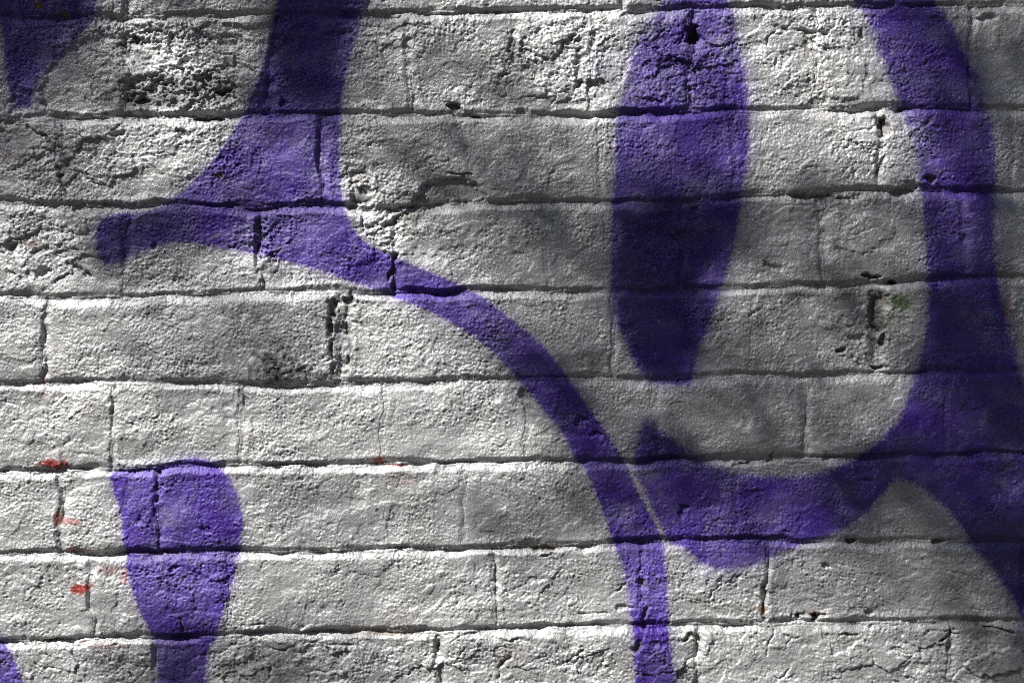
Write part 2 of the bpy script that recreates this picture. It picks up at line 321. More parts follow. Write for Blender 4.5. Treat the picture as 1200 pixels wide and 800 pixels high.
    if near:
        amp = np.clip(.95 + .75 * perlin(u / 75, v / 50, 29) + .45 * perlin(u / 28, v / 20, 38), .35, 1.7) * (1 + .12 * sstep(-.5, 1, table(u, v)))
        wx, wy = u + 2.2 * perlin(u / 7, v / 7, 25), v + 2.2 * perlin(u / 7, v / 7, 26)
        ra, rb_ = .81 * wx + .59 * wy, -.59 * wx + .81 * wy; rc, rd = .55 * u - .83 * v + .8 * perlin(u / 5, v / 5, 64), .83 * u + .55 * v
        g += (0.45 * perlin(u / 9.0, v / 7.0, 23) + 0.65 * np.abs(perlin(wx / 6.0, wy / 4.8, 24)) + 1.1 * np.abs(perlin(ra / 3.4, rb_ / 3.2, 28)) + 0.75 * perlin(rc / 2.75, rd / 2.6, 35)) * amp
        pn = perlin(wx / 4.2, wy / 3.2, 30) + .6 * perlin(rc / 2.9, rd / 2.8, 32)
        g -= 1.0 * sstep(.42, .70, pn) * amp
        # crumbly spots
        cx, cy = u + 6 * perlin(u / 16, v / 14, 61), v + 5 * perlin(u / 16, v / 14, 62)
        g += rough * (2.4 * np.abs(perlin(cx / 13, cy / 8, 27)) + 1.9 * np.abs(perlin(cx / 5.5, cy / 4.2, 63)))
        pit = perlin(cx / 17, cy / 8, 33) + .5 * perlin(wx / 5, wy / 4, 34) + .25 * perlin(u / 2.5, v / 2.3, 46)
        H -= 4.0 * sstep(.26, .50, pit) * np.clip(rough - .5, 0, 1)
    H += g * smooth * (0.70 + 0.42 * rough) 
    # flaking layers: angular scales of old paint, some lifted, some lost, with cracks between them
    if near:
        fl = np.zeros(u.shape)
        for x, y, rx, ry, a in FLAKE: fl = np.maximum(fl, a * np.exp(-((u - x) / rx) ** 4 - ((v - y) / ry) ** 4))
        fx, fy = u + 9 * perlin(u / 24, v / 20, 90) + 2.5 * perlin(u / 6, v / 6, 91), v + 7 * perlin(u / 24, v / 20, 92) + 2.5 * perlin(u / 6, v / 6, 93)
        f1, f2, key = worley(fx / 46, fy / 27, 94)
        stp = np.random.default_rng(95).normal(size=256) * .8
        H += np.clip(fl * 1.2, 0, 1) * stp[key]
        gate = sstep(-.05, .35, perlin(u / 55, v / 40, 96))
        H -= 2.1 * fl * gate * (1 - sstep(.01, .075, f2 - f1))
        f1, f2, key = worley(fx / 17, fy / 11, 97)
        H += fl * sstep(.0, .4, perlin(u / 40, v / 30, 98)) * np.random.default_rng(99).normal(size=256)[key] * .8
    # damage
    bare = np.zeros(u.shape); crackm = np.zeros(u.shape)
    if near:
        for pts, w, d in CRACKS:
            P = np.array(pts, float); lo, hi = P.min(0) - 25, P.max(0) + 25
            m = (u > lo[0]) & (u < hi[0]) & (v > lo[1]) & (v < hi[1])
            if not m.any(): continue
            x, y = u[m] + wob[m] * 1.5, v[m] + wob2[m] * 1.3
            dd = np.full(x.shape, 1e9)
            for i in range(len(P) - 1): dd = np.minimum(dd, seg_dist(x, y, P[i], P[i + 1]))
            dd = dd + 1.6 * perlin(x / 5, y / 4, 49); k = (1 - sstep(w * .2, w * (1.25 + .7 * perlin(x / 14, y / 14, 45)), dd)) * np.clip(0.75 + 1.3 * perlin(x / 17, y / 13, 40), 0, 1.25)
            H[m] -= k * d * .8; crackm[m] = np.maximum(crackm[m], k * .7)
        for x0, y0, rx, ry, d in HOLES:
            m = (np.abs(u - x0) < rx * 2 + 8) & (np.abs(v - y0) < ry * 2 + 8)
            x, y = u[m] + wob[m] * 1.1, v[m] + wob2[m] * 1.1
            r = np.sqrt(((x - x0) / rx) ** 2 + ((y - y0) / ry) ** 2) + .45 * perlin(x / 9, y / 6.5, 41) + .25 * perlin(x / 3.5, y / 3.5, 42)
            k = 1 - sstep(0.55, 1.05, r)
            H[m] -= k * d
            if d > 4.5: bare[m] = np.maximum(bare[m], .75 * k)
        for pts, d, b in CHIPS:
            P = np.array(pts, float); lo, hi = P.min(0) - 20, P.max(0) + 20
            m = (u > lo[0]) & (u < hi[0]) & (v > lo[1]) & (v < hi[1])
            sd = poly_sd(u[m] + wob[m] * 1.3, v[m] + wob2[m] * 1.1, catmull(P)) + 3.5 * perlin(u[m] / 13, v[m] / 10, 43) + 2.5 * perlin(u[m] / 5, v[m] / 4, 44)
            k = 1 - sstep(-4, 1.5, sd)
            H[m] -= k * d; bare[m] = np.maximum(bare[m], k * b)
            if d == 2.4:                      # flat, even face left inside the flaked-off spot
                H[m] -= k * g[m] * .15
    # paint masks
    en = 0.18 * perlin(u / 26, v / 26, 50) + 0.25 * perlin(u / 8, v / 8, 51) + 0.75 * perlin((.8 * u + .6 * v) / 2.9, (.8 * v - .6 * u) / 2.9, 52)
    tb = table(u, v)
    feather = np.ones(u.shape)
    for x, y, rx, ry, a in FEATHER: feather += .45 * a * np.exp(-((u - x) / rx) ** 2 - ((v - y) / ry) ** 2)
    tb = tb / feather
    pur = sstep(-0.75, 0.75, tb + en * 0.95)
    rub = perlin(u / 30, v / 24, 56) * .5 + perlin(u / 5, v / 4.2, 57) * .5 + perlin(u / 2.6, v / 2.4, 58) * .4
    pur = pur * (1 - .6 * sstep(.60, .88, rub)) * (.94 + .06 * np.clip(perlin(u / 55, v / 40, 53) * 1.5, -1, 1))
    pur *= 1 - .13 * sstep(.1, .8, perlin(u / 44, v / 30, 65) + .5 * perlin(u / 14, v / 11, 66) + .5 * perlin(u / 3.4, v / 3.1, 67))
    for x, y, rx, ry, a in THIN: pur *= 1 - .7 * a * np.exp(-((u - x) / rx) ** 2 - ((v - y) / ry) ** 2) * sstep(-.45, .5, perlin(u / 12, v / 11, 59) + .7 * perlin(u / 3.5, v / 3, 47))
    mist = np.clip(1 + tb / 5, 0, 1) ** 2 * 0.42 * (0.4 + 0.9 * np.clip(perlin(u / 2.6, v / 2.6, 54) + .3, 0, 1))
    pur = np.maximum(pur, mist)
    thin = np.exp(-((u - 705) / 24) ** 2 - ((v - 76) / 22) ** 2) * .33 + np.exp(-((u - 1190) / 12) ** 2 - ((v - 560) / 30) ** 2) * 0
    pur = np.maximum(pur, thin * (0.6 + .6 * perlin(u / 9, v / 9, 55)))
    def blobs(lst, sd, sc):
        r = np.zeros(u.shape); nz = perlin(u / sc, v / sc, sd) + .6 * perlin(u / (sc * .4), v / (sc * .4), sd + 1)
        for x, y, rx, ry, a in lst:
            m = (np.abs(u - x) < rx * 3) & (np.abs(v - y) < ry * 3)
            if m.any():
                e = np.exp(-((u[m] - x) / rx) ** 2 - ((v[m] - y) / ry) ** 2)
                r[m] = np.maximum(r[m], a * sstep(.25, .8, e + .35 * nz[m]))
        return np.clip(r, 0, 1)
    red = blobs(RED, 60, 9); rust = blobs(RUST, 64, 8); green = blobs(GREEN, 68, 11); blk = blobs(BLACK, 72, 12)
    film = np.clip(perlin(u / 150, v / 110, 80) * .5 + perlin(u / 34, v / 26, 81) * .35 + perlin(u / 7, v / 6, 82) * .35 - .12, 0, 1)
    R['paint'] = np.stack([pur, red, np.clip(blk, 0, 1), green], -1)
    R['wear'] = np.stack([np.clip(np.maximum(bare, crackm * .8), 0, 1), rust, film, np.ones(u.shape)], -1)
    R['H'] = H; R['course'] = cs; R['num'] = num
    R['mortar'] = (np.abs(dv) < 3.2) | (np.abs(dh) < 3.0)
    return R

# ------------------------------------------------------------------ materials
def mat(name):
    m = bpy.data.materials.new(name); m.use_nodes = True
    n = m.node_tree.nodes; n.clear()
    out = n.new('ShaderNodeOutputMaterial'); b = n.new('ShaderNodeBsdfPrincipled')
    m.node_tree.links.new(b.outputs[0], out.inputs[0])
    return m, n, m.node_tree.links, b

def wall_material():
    m, n, l, b = mat('silver_and_purple_spray_paint')
    geo = n.new('ShaderNodeNewGeometry')
    pa = n.new('ShaderNodeAttribute'); pa.attribute_name = 'paint'
    we = n.new('ShaderNodeAttribute'); we.attribute_name = 'wear'
    sp = n.new('ShaderNodeSeparateColor'); l.new(pa.outputs['Color'], sp.inputs[0])
    sw = n.new('ShaderNodeSeparateColor'); l.new(we.outputs['Color'], sw.inputs[0])
    def noise(scale, detail, rough):
        t = n.new('ShaderNodeTexNoise'); t.inputs['Scale'].default_value = scale; t.inputs['Detail'].default_value = detail
        t.inputs['Roughness'].default_value = rough; l.new(geo.outputs['Position'], t.inputs['Vector']); return t.outputs['Fac']
    def ramp(src, stops):
        r = n.new('ShaderNodeValToRGB'); e = r.color_ramp.elements
        while len(e) < len(stops): e.new(.5)
        for i, (p, c) in enumerate(stops): e[i].position = p; e[i].color = (*c, 1)
        l.new(src, r.inputs[0]); return r.outputs[0]
    def mix(f, a, c):
        x = n.new('ShaderNodeMix'); x.data_type = 'RGBA'; x.clamp_factor = True
        l.new(f, x.inputs['Factor'])
        for s, k in ((a, 'A'), (c, 'B')):
            sock = [q for q in x.inputs if q.name == k and q.type == 'RGBA'][0]
            if isinstance(s, tuple): sock.default_value = (*s, 1)
            else: l.new(s, sock)
        return [q for q in x.outputs if q.type == 'RGBA'][0]
    def mth(op, a, c, clamp=False):
        x = n.new('ShaderNodeMath'); x.operation = op; x.use_clamp = clamp
        for i, s in enumerate((a, c)):
            if isinstance(s, (int, float)): x.inputs[i].default_value = s
            else: l.new(s, x.inputs[i])
        return x.outputs[0]
    silver = ramp(noise(55, 6, .65), [(.30, (.43, .428, .418)), (.52, (.52, .518, .51)), (.72, (.575, .573, .566))])
    silver = mix(mth('MULTIPLY', sw.outputs[2], .9), silver, (.29, .28, .26))
    fleck = ramp(noise(900, 2, .6), [(.35, (0, 0, 0)), (.75, (1, 1, 1))])
    silver = mix(mth('MULTIPLY', fleck, .10), silver, (.30, .295, .28))
    pn = mth('ADD', mth('MULTIPLY', noise(14, 3, .5), .55), mth('MULTIPLY', noise(90, 6, .7), .45))
    purple = ramp(pn, [(.33, (.030, .010, .135)), (.50, (.060, .020, .265)), (.67, (.102, .042, .395))])
    c = mix(sp.outputs[0], silver, purple)
    c = mix(sp.outputs[1], c, (.33, .06, .048))
    c = mix(pa.outputs['Alpha'], c, (.10, .16, .04))
    bare = ramp(noise(140, 5, .7), [(.3, (.085, .075, .062)), (.7, (.23, .205, .175))])
    c = mix(sw.outputs[0], c, bare)
    c = mix(sw.outputs[1], c, ramp(noise(220, 4, .6), [(.35, (.06, .03, .012)), (.7, (.30, .16, .04))]))
    dark_mask = mth('MULTIPLY', sp.outputs[2], ramp(noise(260, 4, .7), [(.34, (.35, .35, .35)), (.60, (1, 1, 1))]))
    c = mix(dark_mask, c, (.018, .017, .016))
    l.new(c, b.inputs['Base Color'])
    clean = mth('SUBTRACT', 1.0, mth('MAXIMUM', mth('MAXIMUM', sw.outputs[0], sp.outputs[2]), mth('MAXIMUM', sp.outputs[0], sw.outputs[1])), True)
    l.new(mth('MULTIPLY', clean, .33), b.inputs['Metallic'])
    r0 = mth('ADD', mth('MULTIPLY', noise(120, 3, .6), .22), .29)
    l.new(mth('ADD', r0, mth('MULTIPLY', mth('MAXIMUM', sw.outputs[0], sp.outputs[2]), .35), True), b.inputs['Roughness'])
    l.new(mth('ADD', .42, mth('MULTIPLY', sp.outputs[0], .12)), b.inputs['Specular IOR Level'])
    bp = n.new('ShaderNodeBump'); bp.inputs['Strength'].default_value = .7; bp.inputs['Distance'].default_value = .0009
    l.new(noise(820, 3, .7), bp.inputs['Height']); l.new(bp.outputs[0], b.inputs['Normal'])
    return m

def simple(name, stops, scale, rough=.8, bump=0.0, dist=.01):
    m, n, l, b = mat(name)
    geo = n.new('ShaderNodeNewGeometry'); t = n.new('ShaderNodeTexNoise'); t.inputs['Scale'].default_value = scale; t.inputs['Detail'].default_value = 6
    l.new(geo.outputs['Position'], t.inputs['Vector'])
    r = n.new('ShaderNodeValToRGB'); e = r.color_ramp.elements
    for i, (p, c) in enumerate(stops): e[i].position = p; e[i].color = (*c, 1)
    l.new(t.outputs['Fac'], r.inputs[0]); l.new(r.outputs[0], b.inputs['Base Color'])
    b.inputs['Roughness'].default_value = rough
    if bump:
        bp = n.new('ShaderNodeBump'); bp.inputs['Strength'].default_value = bump; bp.inputs['Distance'].default_value = dist
        l.new(t.outputs['Fac'], bp.inputs['Height']); l.new(bp.outputs[0], b.inputs['Normal'])
    return m, b
M_WALL = wall_material()
M_CORE, _ = simple('old_brick', [(.35, (.16, .07, .045)), (.7, (.26, .12, .08))], 30)
M_GROUND, _ = simple('worn_asphalt', [(.35, (.045, .044, .042)), (.7, (.085, .083, .078))], 40, .9, .5, .004)
M_BARK, _ = simple('bark', [(.35, (.06, .045, .033)), (.7, (.16, .125, .09))], 25, .9, .8, .02)
M_LEAF, lb = simple('leaf_green', [(.35, (.045, .085, .02)), (.7, (.09, .14, .035))], 6, .5)

# ------------------------------------------------------------------ ground
def link(name, me, m, parent=None, loc=(0, 0, 0)):
    o = bpy.data.objects.new(name, me); COL.objects.link(o); o.location = loc
    if m: me.materials.append(m)
    if parent: o.parent = parent
    return o
me = bpy.data.meshes.new('ground')
r = 600
me.from_pydata([(-r, -r, 0), (r, -r, 0), (r, r, 0), (-r, r, 0)], [], [(0, 1, 2, 3)])
g = link('ground', me, M_GROUND); g['kind'] = 'structure'

# ------------------------------------------------------------------ the wall
wall = bpy.data.objects.new('brick_wall', None); COL.objects.link(wall)
wall['label'] = 'old brick wall covered in thick silver spray paint with purple graffiti strokes'
wall['category'] = 'wall'

def to_xyz(u, v, h):
    return np.stack([(u - 600) * S, -h * S, ZC - (v - 400) * S], -1)

def grid_cells(us, vs, near):
    """sample one regular patch; returns points, masks and the piece of every cell"""
    U, Vv = np.meshgrid(us, vs)
    R = field(U, Vv, None, near)
    uc, vc = np.meshgrid((us[1:] + us[:-1]) / 2, (vs[1:] + vs[:-1]) / 2)
    # piece of a cell = piece of its first corner
    piece = R['course'][:-1, :-1] * 1000 + R['num'][:-1, :-1]
    piece = np.where(R['mortar'][:-1, :-1], -10 ** 7, piece)
    nv, nu = U.shape
    idx = np.arange(nv * nu).reshape(nv, nu)
    quad = np.stack([idx[:-1, :-1], idx[1:, :-1], idx[1:, 1:], idx[:-1, 1:]], -1)
    return dict(P=to_xyz(U, Vv, R['H']).reshape(-1, 3), paint=R['paint'].reshape(-1, 4), wear=R['wear'].reshape(-1, 4),
                quad=quad.reshape(-1, 4), piece=piece.reshape(-1))

C1 = 1.0
f_u = np.arange(-46, 1246 + .1, C1); f_v = np.arange(-46, 846 + .1, C1)
patches = [grid_cells(f_u, f_v, True)]
u0, u1, v0, v1 = f_u[0], f_u[-1], f_v[0], f_v[-1]
def lin(a, b, step): return np.linspace(a, b, max(2, int(round((b - a) / step)) + 1))
MU0, MU1, MV0, MV1 = -420, 1620, -330, 1130
near_ring = [((MU0, u0), (v0, v1)), ((u1, MU1), (v0, v1)), ((MU0, MU1), (MV0, v0)), ((MU0, MU1), (v1, MV1))]
for (a, b), (c, d) in near_ring: patches.append(grid_cells(lin(a, b, 4.0), lin(c, d, 4.0), True))
far_ring = [((UL, MU0), (MV0, MV1)), ((MU1, UR), (MV0, MV1)), ((UL, UR), (VTOP, MV0)), ((UL, UR), (MV1, VBOT))]
for (a, b), (c, d) in far_ring: patches.append(grid_cells(lin(a, b, 13), lin(c, d, 13), False))

def build(name, chunks, m, parent, skirt):
    """chunks: list of (patch, cell indices); welds nothing between patches; skirt: depth (m) of the body behind the face"""
    Ps, Fs, A1, A2, off = [], [], [], [], 0
    for p, ci in chunks:
        q = p['quad'][ci]; used, inv = np.unique(q, return_inverse=True); q2 = inv.reshape(q.shape)
        P = p['P'][used]; a1 = p['paint'][used]; a2 = p['wear'][used]
        F = q2
        if skirt:
            e = np.concatenate([q2[:, [0, 1]], q2[:, [1, 2]], q2[:, [2, 3]], q2[:, [3, 0]]])
            k1 = e[:, 0].astype(np.int64) * len(used) + e[:, 1]; k2 = e[:, 1].astype(np.int64) * len(used) + e[:, 0]
            be = e[~np.isin(k1, k2)]
            bv, binv = np.unique(be, return_inverse=True); binv = binv.reshape(be.shape)
            B = P[bv].copy(); B[:, 1] = skirt
            F = np.concatenate([q2, np.stack([be[:, 1], be[:, 0], len(used) + binv[:, 0], len(used) + binv[:, 1]], -1)])
            P = np.concatenate([P, B]); a1 = np.concatenate([a1, a1[bv]]); a2 = np.concatenate([a2, a2[bv]])
        Ps.append(P); Fs.append(F + off); A1.append(a1); A2.append(a2); off += len(P)
    P = np.concatenate(Ps); F = np.concatenate(Fs); A1 = np.concatenate(A1); A2 = np.concatenate(A2)
    c = (P.min(0) + P.max(0)) / 2
    me = bpy.data.meshes.new(name)
    me.vertices.add(len(P)); me.vertices.foreach_set('co', (P - c).astype(np.float32).ravel())
    me.loops.add(F.size); me.loops.foreach_set('vertex_index', F.astype(np.int32).ravel())
    me.polygons.add(len(F)); me.polygons.foreach_set('loop_start', np.arange(0, F.size, 4, dtype=np.int32))
    me.update(calc_edges=True)
    for nm, a in (('paint', A1), ('wear', A2)):
        at = me.attributes.new(nm, 'FLOAT_COLOR', 'POINT'); at.data.foreach_set('color', a.astype(np.float32).ravel())
    return link(name, me, m, parent, tuple(c))

pieces = {}
for pi, p in enumerate(patches):
    order = np.argsort(p['piece'], kind='stable'); ks, st = np.unique(p['piece'][order], return_index=True)
    st = list(st) + [len(order)]
    for k, a, b in zip(ks, st[:-1], st[1:]): pieces.setdefault(int(k), []).append((pi, order[a:b]))
far_chunks, n_brick = [], 0
for k in sorted(pieces):
    ch = pieces[k]
    if k == -10 ** 7:
        for sel, nm in ((lambda i: i < 5, 'mortar'), (lambda i: i >= 5, 'mortar')):
            c = [(patches[i], ci) for i, ci in ch if sel(i)]
            if c: build('mortar', c, M_WALL, wall, 0)
        continue
    if all(i >= 5 for i, _ in ch):
        far_chunks += [(patches[i], ci) for i, ci in ch]; continue
    o = build('brick', [(patches[i], ci) for i, ci in ch], M_WALL, wall, 0.055)
    n_brick += 1
    if ch[0][0] == 0 and len(ch[0][1]) > 3000:
        cov = np.mean([patches[i]['paint'][patches[i]['quad'][ci][:, 0], 0].mean() for i, ci in ch])
        if cov > .55: o['label'] = 'brick sprayed mostly purple'
o = build('brick_mass', far_chunks, M_WALL, wall, 0.0); o['kind'] = 'stuff'

def box(name, a, b, m, parent):
    (x0, y0, z0), (x1, y1, z1) = a, b
    me = bpy.data.meshes.new(name)
    me.from_pydata([(x, y, z) for x in (x0, x1) for y in (y0, y1) for z in (z0, z1)], [],
                   [(0, 1, 3, 2), (4, 6, 7, 5), (0, 4, 5, 1), (2, 3, 7, 6), (0, 2, 6, 4), (1, 5, 7, 3)])
    return link(name, me, m, parent)
xa, xb = (UL - 600) * S, (UR - 600) * S
box('wall_core', (xa, .022, 0.0), (xb, .23, ZC + (400 - VTOP) * S), M_CORE, wall)
box('coping', (xa - .03, -.04, ZC + (400 - VTOP) * S), (xb + .03, .27, ZC + (400 - VTOP) * S + .06), M_CORE, wall)

# ------------------------------------------------------------------ the tree whose crown shades the wall
LIT = {   # how much sun reaches the wall: rows of (x, share)
 10: [(-60,.2),(0,.15),(100,.3),(150,.7),(250,.8),(330,.02),(400,.1),(450,.7),(550,.8),(650,.9),(750,.8),(820,.9),(900,.8),(960,.9),(1050,.4),(1100,.3),(1180,.4),(1260,.4)],
 70: [(-60,.2),(0,.15),(60,.38),(120,.35),(180,.8),(250,.95),(290,.7),(330,.1),(380,.12),(440,.55),(520,.7),(600,.65),(660,.9),(700,.95),(760,.95),(830,.8),(900,.85),(960,1),(1030,.95),(1080,.42),(1120,.15),(1180,.15),(1260,.2)],
 120: [(-60,.3),(0,.22),(60,.36),(150,.42),(250,.6),(330,.25),(380,.25),(440,.5),(520,.5),(600,.55),(660,.85),(740,.8),(830,.6),(900,.8),(1000,.95),(1060,.6),(1120,.15),(1180,.15),(1260,.2)],
 180: [(-60,.4),(0,.28),(60,.32),(110,.45),(160,.7),(230,.95),(300,.95),(380,1),(440,.85),(520,.42),(600,.36),(680,.55),(715,.85),(760,.6),(830,.5),(900,.75),(980,.75),(1050,1),(1100,.6),(1140,.45),(1180,.2),(1260,.2)],
 230: [(-60,.5),(0,.5),(100,.4),(200,.6),(300,.6),(380,.8),(440,.95),(500,.35),(600,.28),(700,.35),(760,.25),(850,.15),(950,.15),(1040,.2),(1120,.45),(1180,.1),(1260,.1)],
 252: [(125,.02),(160,.02),(195,.08)], 276: [(122,.06),(160,.12),(200,.3)],
 265: [(100,.5),(125,.12),(160,.12),(210,.3),(260,.55),(300,.8)],
 40: [(320,.02),(350,.03),(380,.03),(410,.08)],
 100: [(330,.06),(360,.06),(390,.12)],
 290: [(-60,.9),(0,.9),(80,.75),(140,.25),(200,.4),(280,.85),(350,1),(440,.95),(520,.9),(600,.5),(680,.25),(760,.15),(850,.15),(950,.25),(1030,.45),(1120,.25),(1180,.15),(1260,.1)],
 360: [(-60,.7),(0,.7),(80,.85),(140,.7),(180,.6),(220,.52),(260,.48),(300,.48),(350,.58),(400,.95),(470,.95),(560,.8),(640,.5),(700,.2),(780,.02),(860,.5),(930,.45),(1000,.3),(1040,.25),(1120,.05),(1180,.1),(1260,.1)],
 420: [(-60,.7),(0,.75),(80,.95),(180,.75),(220,.62),(260,.52),(300,.48),(330,.48),(365,.6),(400,.85),(480,.85),(560,.65),(600,.4),(660,.25),(720,.12),(780,.02),(850,.1),(950,.4),(1020,.5),(1100,.02),(1180,.02),(1260,.05)],
 480: [(-60,.7),(0,.75),(100,.9),(200,.9),(300,.8),(400,.9),(500,.9),(580,.8),(640,.4),(700,.15),(760,.12),(850,.05),(950,.15),(1030,.35),(1100,.25),(1180,.02),(1260,.05)],
 530: [(-60,.9),(0,.95),(100,.95),(200,.95),(300,.9),(400,.95),(500,.95),(600,.95),(680,.5),(740,.5),(800,.1),(900,.05),(1000,.05),(1100,.05),(1200,.05),(1260,.1)],
 600: [(-60,.9),(0,.95),(100,.9),(200,1),(300,.75),(400,.75),(500,.75),(600,.6),(680,.5),(760,.65),(800,.55),(860,.45),(920,.4),(1000,.12),(1060,.15),(1120,.2),(1190,.2),(1260,.1)],
 562: [(780,.5),(850,.45),(920,.35),(1000,.2),(1060,.15),(1120,.3),(1190,.35)],
 645: [(-60,.9),(0,.95),(150,.95),(300,.85),(500,.9),(700,.8),(800,.85),(870,.85),(920,.6),(1000,.35),(1100,.15),(1180,.03),(1260,.05)],
 700: [(-60,.9),(0,.95),(100,.9),(200,1),(300,.9),(400,.95),(500,1),(600,1),(700,1),(800,1),(900,.8),(1000,.6),(1080,.4),(1140,.25),(1200,.08),(1260,.1)],
 770: [(-60,.9),(0,.95),(60,.85),(150,.6),(210,.4),(300,.45),(400,.5),(500,.85),(600,.9),(700,.9),(780,.8),(860,1),(950,1),(1050,.9),(1100,.6),(1150,.25),(1200,.25),(1260,.3)],
 850: [(-60,.8),(100,.7),(250,.3),(400,.4),(600,.8),(800,.9),(950,.95),(1100,.5),(1260,.3)],
 -60: [(-60,.3),(100,.5),(250,.7),(330,.1),(450,.7),(650,.9),(900,.9),(1050,.4),(1260,.4)],
}
GS = 14.0     # sampling of the crown's gaps
gu = np.arange(-130, 1331, GS); gv = np.arange(-130, 931, GS)
GU, GV = np.meshgrid(gu, gv)
num = np.zeros(GU.shape); den = np.zeros(GU.shape) + 1e-9
for y, row in LIT.items():
    for x, s in row:
        w = np.exp(-((GU - x) / 34) ** 2 - ((GV - y) / 27) ** 2) + 1e-5 / (1 + ((GU - x) / 80) ** 2 + ((GV - y) / 80) ** 2)
        num += w * s; den += w
target = np.clip(num / den, .015, 1) ** 1.15
tb_ = table(GU, GV)
target = np.where(tb_ > 0, np.clip(np.where(GU > 900, np.maximum(target, .10), target ** 1.5), .015, 1), np.maximum(target, np.where(tb_ < -1.5, .25, .02)))
# in-plane direction of the sun's rays on the wall (u right, v down)
e1 = np.array([SUN[0], -SUN[2]]); e1 /= np.linalg.norm(e1); e2 = np.array([-e1[1], e1[0]])
stretch = 1 / abs(SUN[1])
def on_ray(u, v, d):       # the point d metres up the sun ray from a place on the wall
    return np.array([(u - 600) * S, 0, ZC - (v - 400) * S]) + SUN * d

leaf_P, leaf_F = [], []
def add_leaf(c, nrm, L, Wd):
    nrm = nrm / np.linalg.norm(nrm)
    a = np.cross(nrm, rng.normal(size=3)); a /= np.linalg.norm(a); b = np.cross(nrm, a)
    i = len(leaf_P)
    for s, t, h in ((-.5, 0, 0), (-.18, .5, .10), (.2, .42, .12), (.5, 0, -.04), (.2, -.42, .12), (-.18, -.5, .10), (0, 0, 0)):
        leaf_P.append(c + a * s * L + b * t * Wd + nrm * h * Wd)
    leaf_F.extend([(i, i + 6, i + 1), (i + 1, i + 6, i + 2), (i + 2, i + 6, i + 3), (i + 3, i + 6, i + 4), (i + 4, i + 6, i + 5), (i + 5, i + 6, i)])

trans = np.ones(GU.shape); blocked = np.zeros(GU.shape, bool)
inner = (GU > -70) & (GU < 1270) & (GV > -70) & (GV < 870)
beam_pts = []
for it in range(9000):
    lack = np.where(inner, np.log(np.maximum(trans, 1e-3)) - np.log(target), -9)
    lack = np.where((trans < .03) | blocked, -9, lack)
    kmax = np.argmax(lack + rng.normal(size=lack.shape) * .05)
    if lack.flat[kmax] < .13: break
    u = GU.flat[kmax] + rng.uniform(-6, 6); v = GV.flat[kmax] + rng.uniform(-6, 6)
    d = rng.uniform(2.8, 4.4)
    L = rng.uniform(.026, .042) if lack.flat[kmax] > 1.5 else rng.uniform(.015, .024); Wd = L * rng.uniform(.55, .7)
    nrm = SUN + rng.normal(size=3) * .30
    pen = .25 * .0093 * d
    s2 = math.sqrt((.23 * (L + Wd) / 2) ** 2 + pen ** 2) / S; s1 = s2 * stretch
    area = .62 * L * Wd * .9 * stretch / S ** 2
    amp = min(.9, area / (2 * math.pi * s1 * s2))
    q1 = (GU - u) * e1[0] + (GV - v) * e1[1]; q2 = (GU - u) * e2[0] + (GV - v) * e2[1]
    new = trans * (1 - amp * np.exp(-.5 * ((q1 / s1) ** 2 + (q2 / s2) ** 2)))
    if (((new - target) ** 2 - (trans - target) ** 2) * inner).sum() > 0 and target.flat[kmax] > .08:
        blocked.flat[kmax] = True; continue
    trans = new
    c = on_ray(u, v, d); add_leaf(c, nrm, L, Wd); beam_pts.append(c)
n_beam = len(beam_pts)
# the rest of the crown, in clumps round the limbs
TC = on_ray(600, 400, 3.5) + np.array([-.35, -.25, .25])
def to_wall(p):
    t = -p[1] / SUN[1]; q = p + SUN * t
    return q[0] / S + 600, 400 - (q[2] - ZC) / S
limbs = []      # (points, radius start, radius end)
base = np.array([TC[0] - .75, TC[1] - .55, 0.0])
fork = np.array([TC[0] - .62, TC[1] - .42, 2.15])
limbs.append(([base, base * .5 + fork * .5 + np.array([.05, -.03, .1]), fork], .105, .075))
tips = []
for i in range(13):
    a = i * 2.4; el = rng.uniform(.15, 1.3); R = rng.uniform(1.1, 1.75)
    tip = TC + R * np.array([math.cos(a) * math.cos(el), math.sin(a) * math.cos(el), math.sin(el) * .95 - .25])
    mid = (fork + tip) / 2 + rng.normal(size=3) * .12 + np.array([0, 0, .15])
    ok = True
    for s in np.linspace(0, 1, 24):
        p = (1 - s) ** 2 * fork + 2 * s * (1 - s) * mid + s * s * tip
        uu, vv = to_wall(p)
        if -60 < uu < 1260 and -60 < vv < 860: ok = False
    if not ok: continue
    pts = [(1 - s) ** 2 * fork + 2 * s * (1 - s) * mid + s * s * tip for s in np.linspace(0, 1, 9)]
    limbs.append((pts, .045, .010)); tips += [pts[j] for j in (4, 5, 6, 7, 8)]
clumps = [t + rng.normal(size=3) * .22 for t in tips for _ in range(2)]
clumps += [TC + (lambda q: q / np.linalg.norm(q) * rng.uniform(.5, 1.55) * np.array([1, 1, .9]))(rng.normal(size=3)) for _ in range(45)]
for cl in clumps:
    for _ in range(85):
        p = cl + rng.normal(size=3) * .17
        uu, vv = to_wall(p)
        if -95 < uu < 1295 and -120 < vv < 920: continue
        if p[1] > -.15: continue
        L = rng.uniform(.032, .055)
        add_leaf(p, SUN * .4 + rng.normal(size=3), L, L * .62)
# twigs that carry the leaves in front of the wall
bp = np.array(beam_pts)
if len(tips) and len(bp):
    T = np.array(tips)
    for i in range(0, len(bp), 40):
        j = np.argmin(((T - bp[i]) ** 2).sum(1)); a, b = T[j], bp[i]
        m_ = (a + b) / 2 + rng.normal(size=3) * .08
        limbs.append(([a, a * .3 + m_ * .7, m_ * .4 + b * .6, b], .0035, .0012))

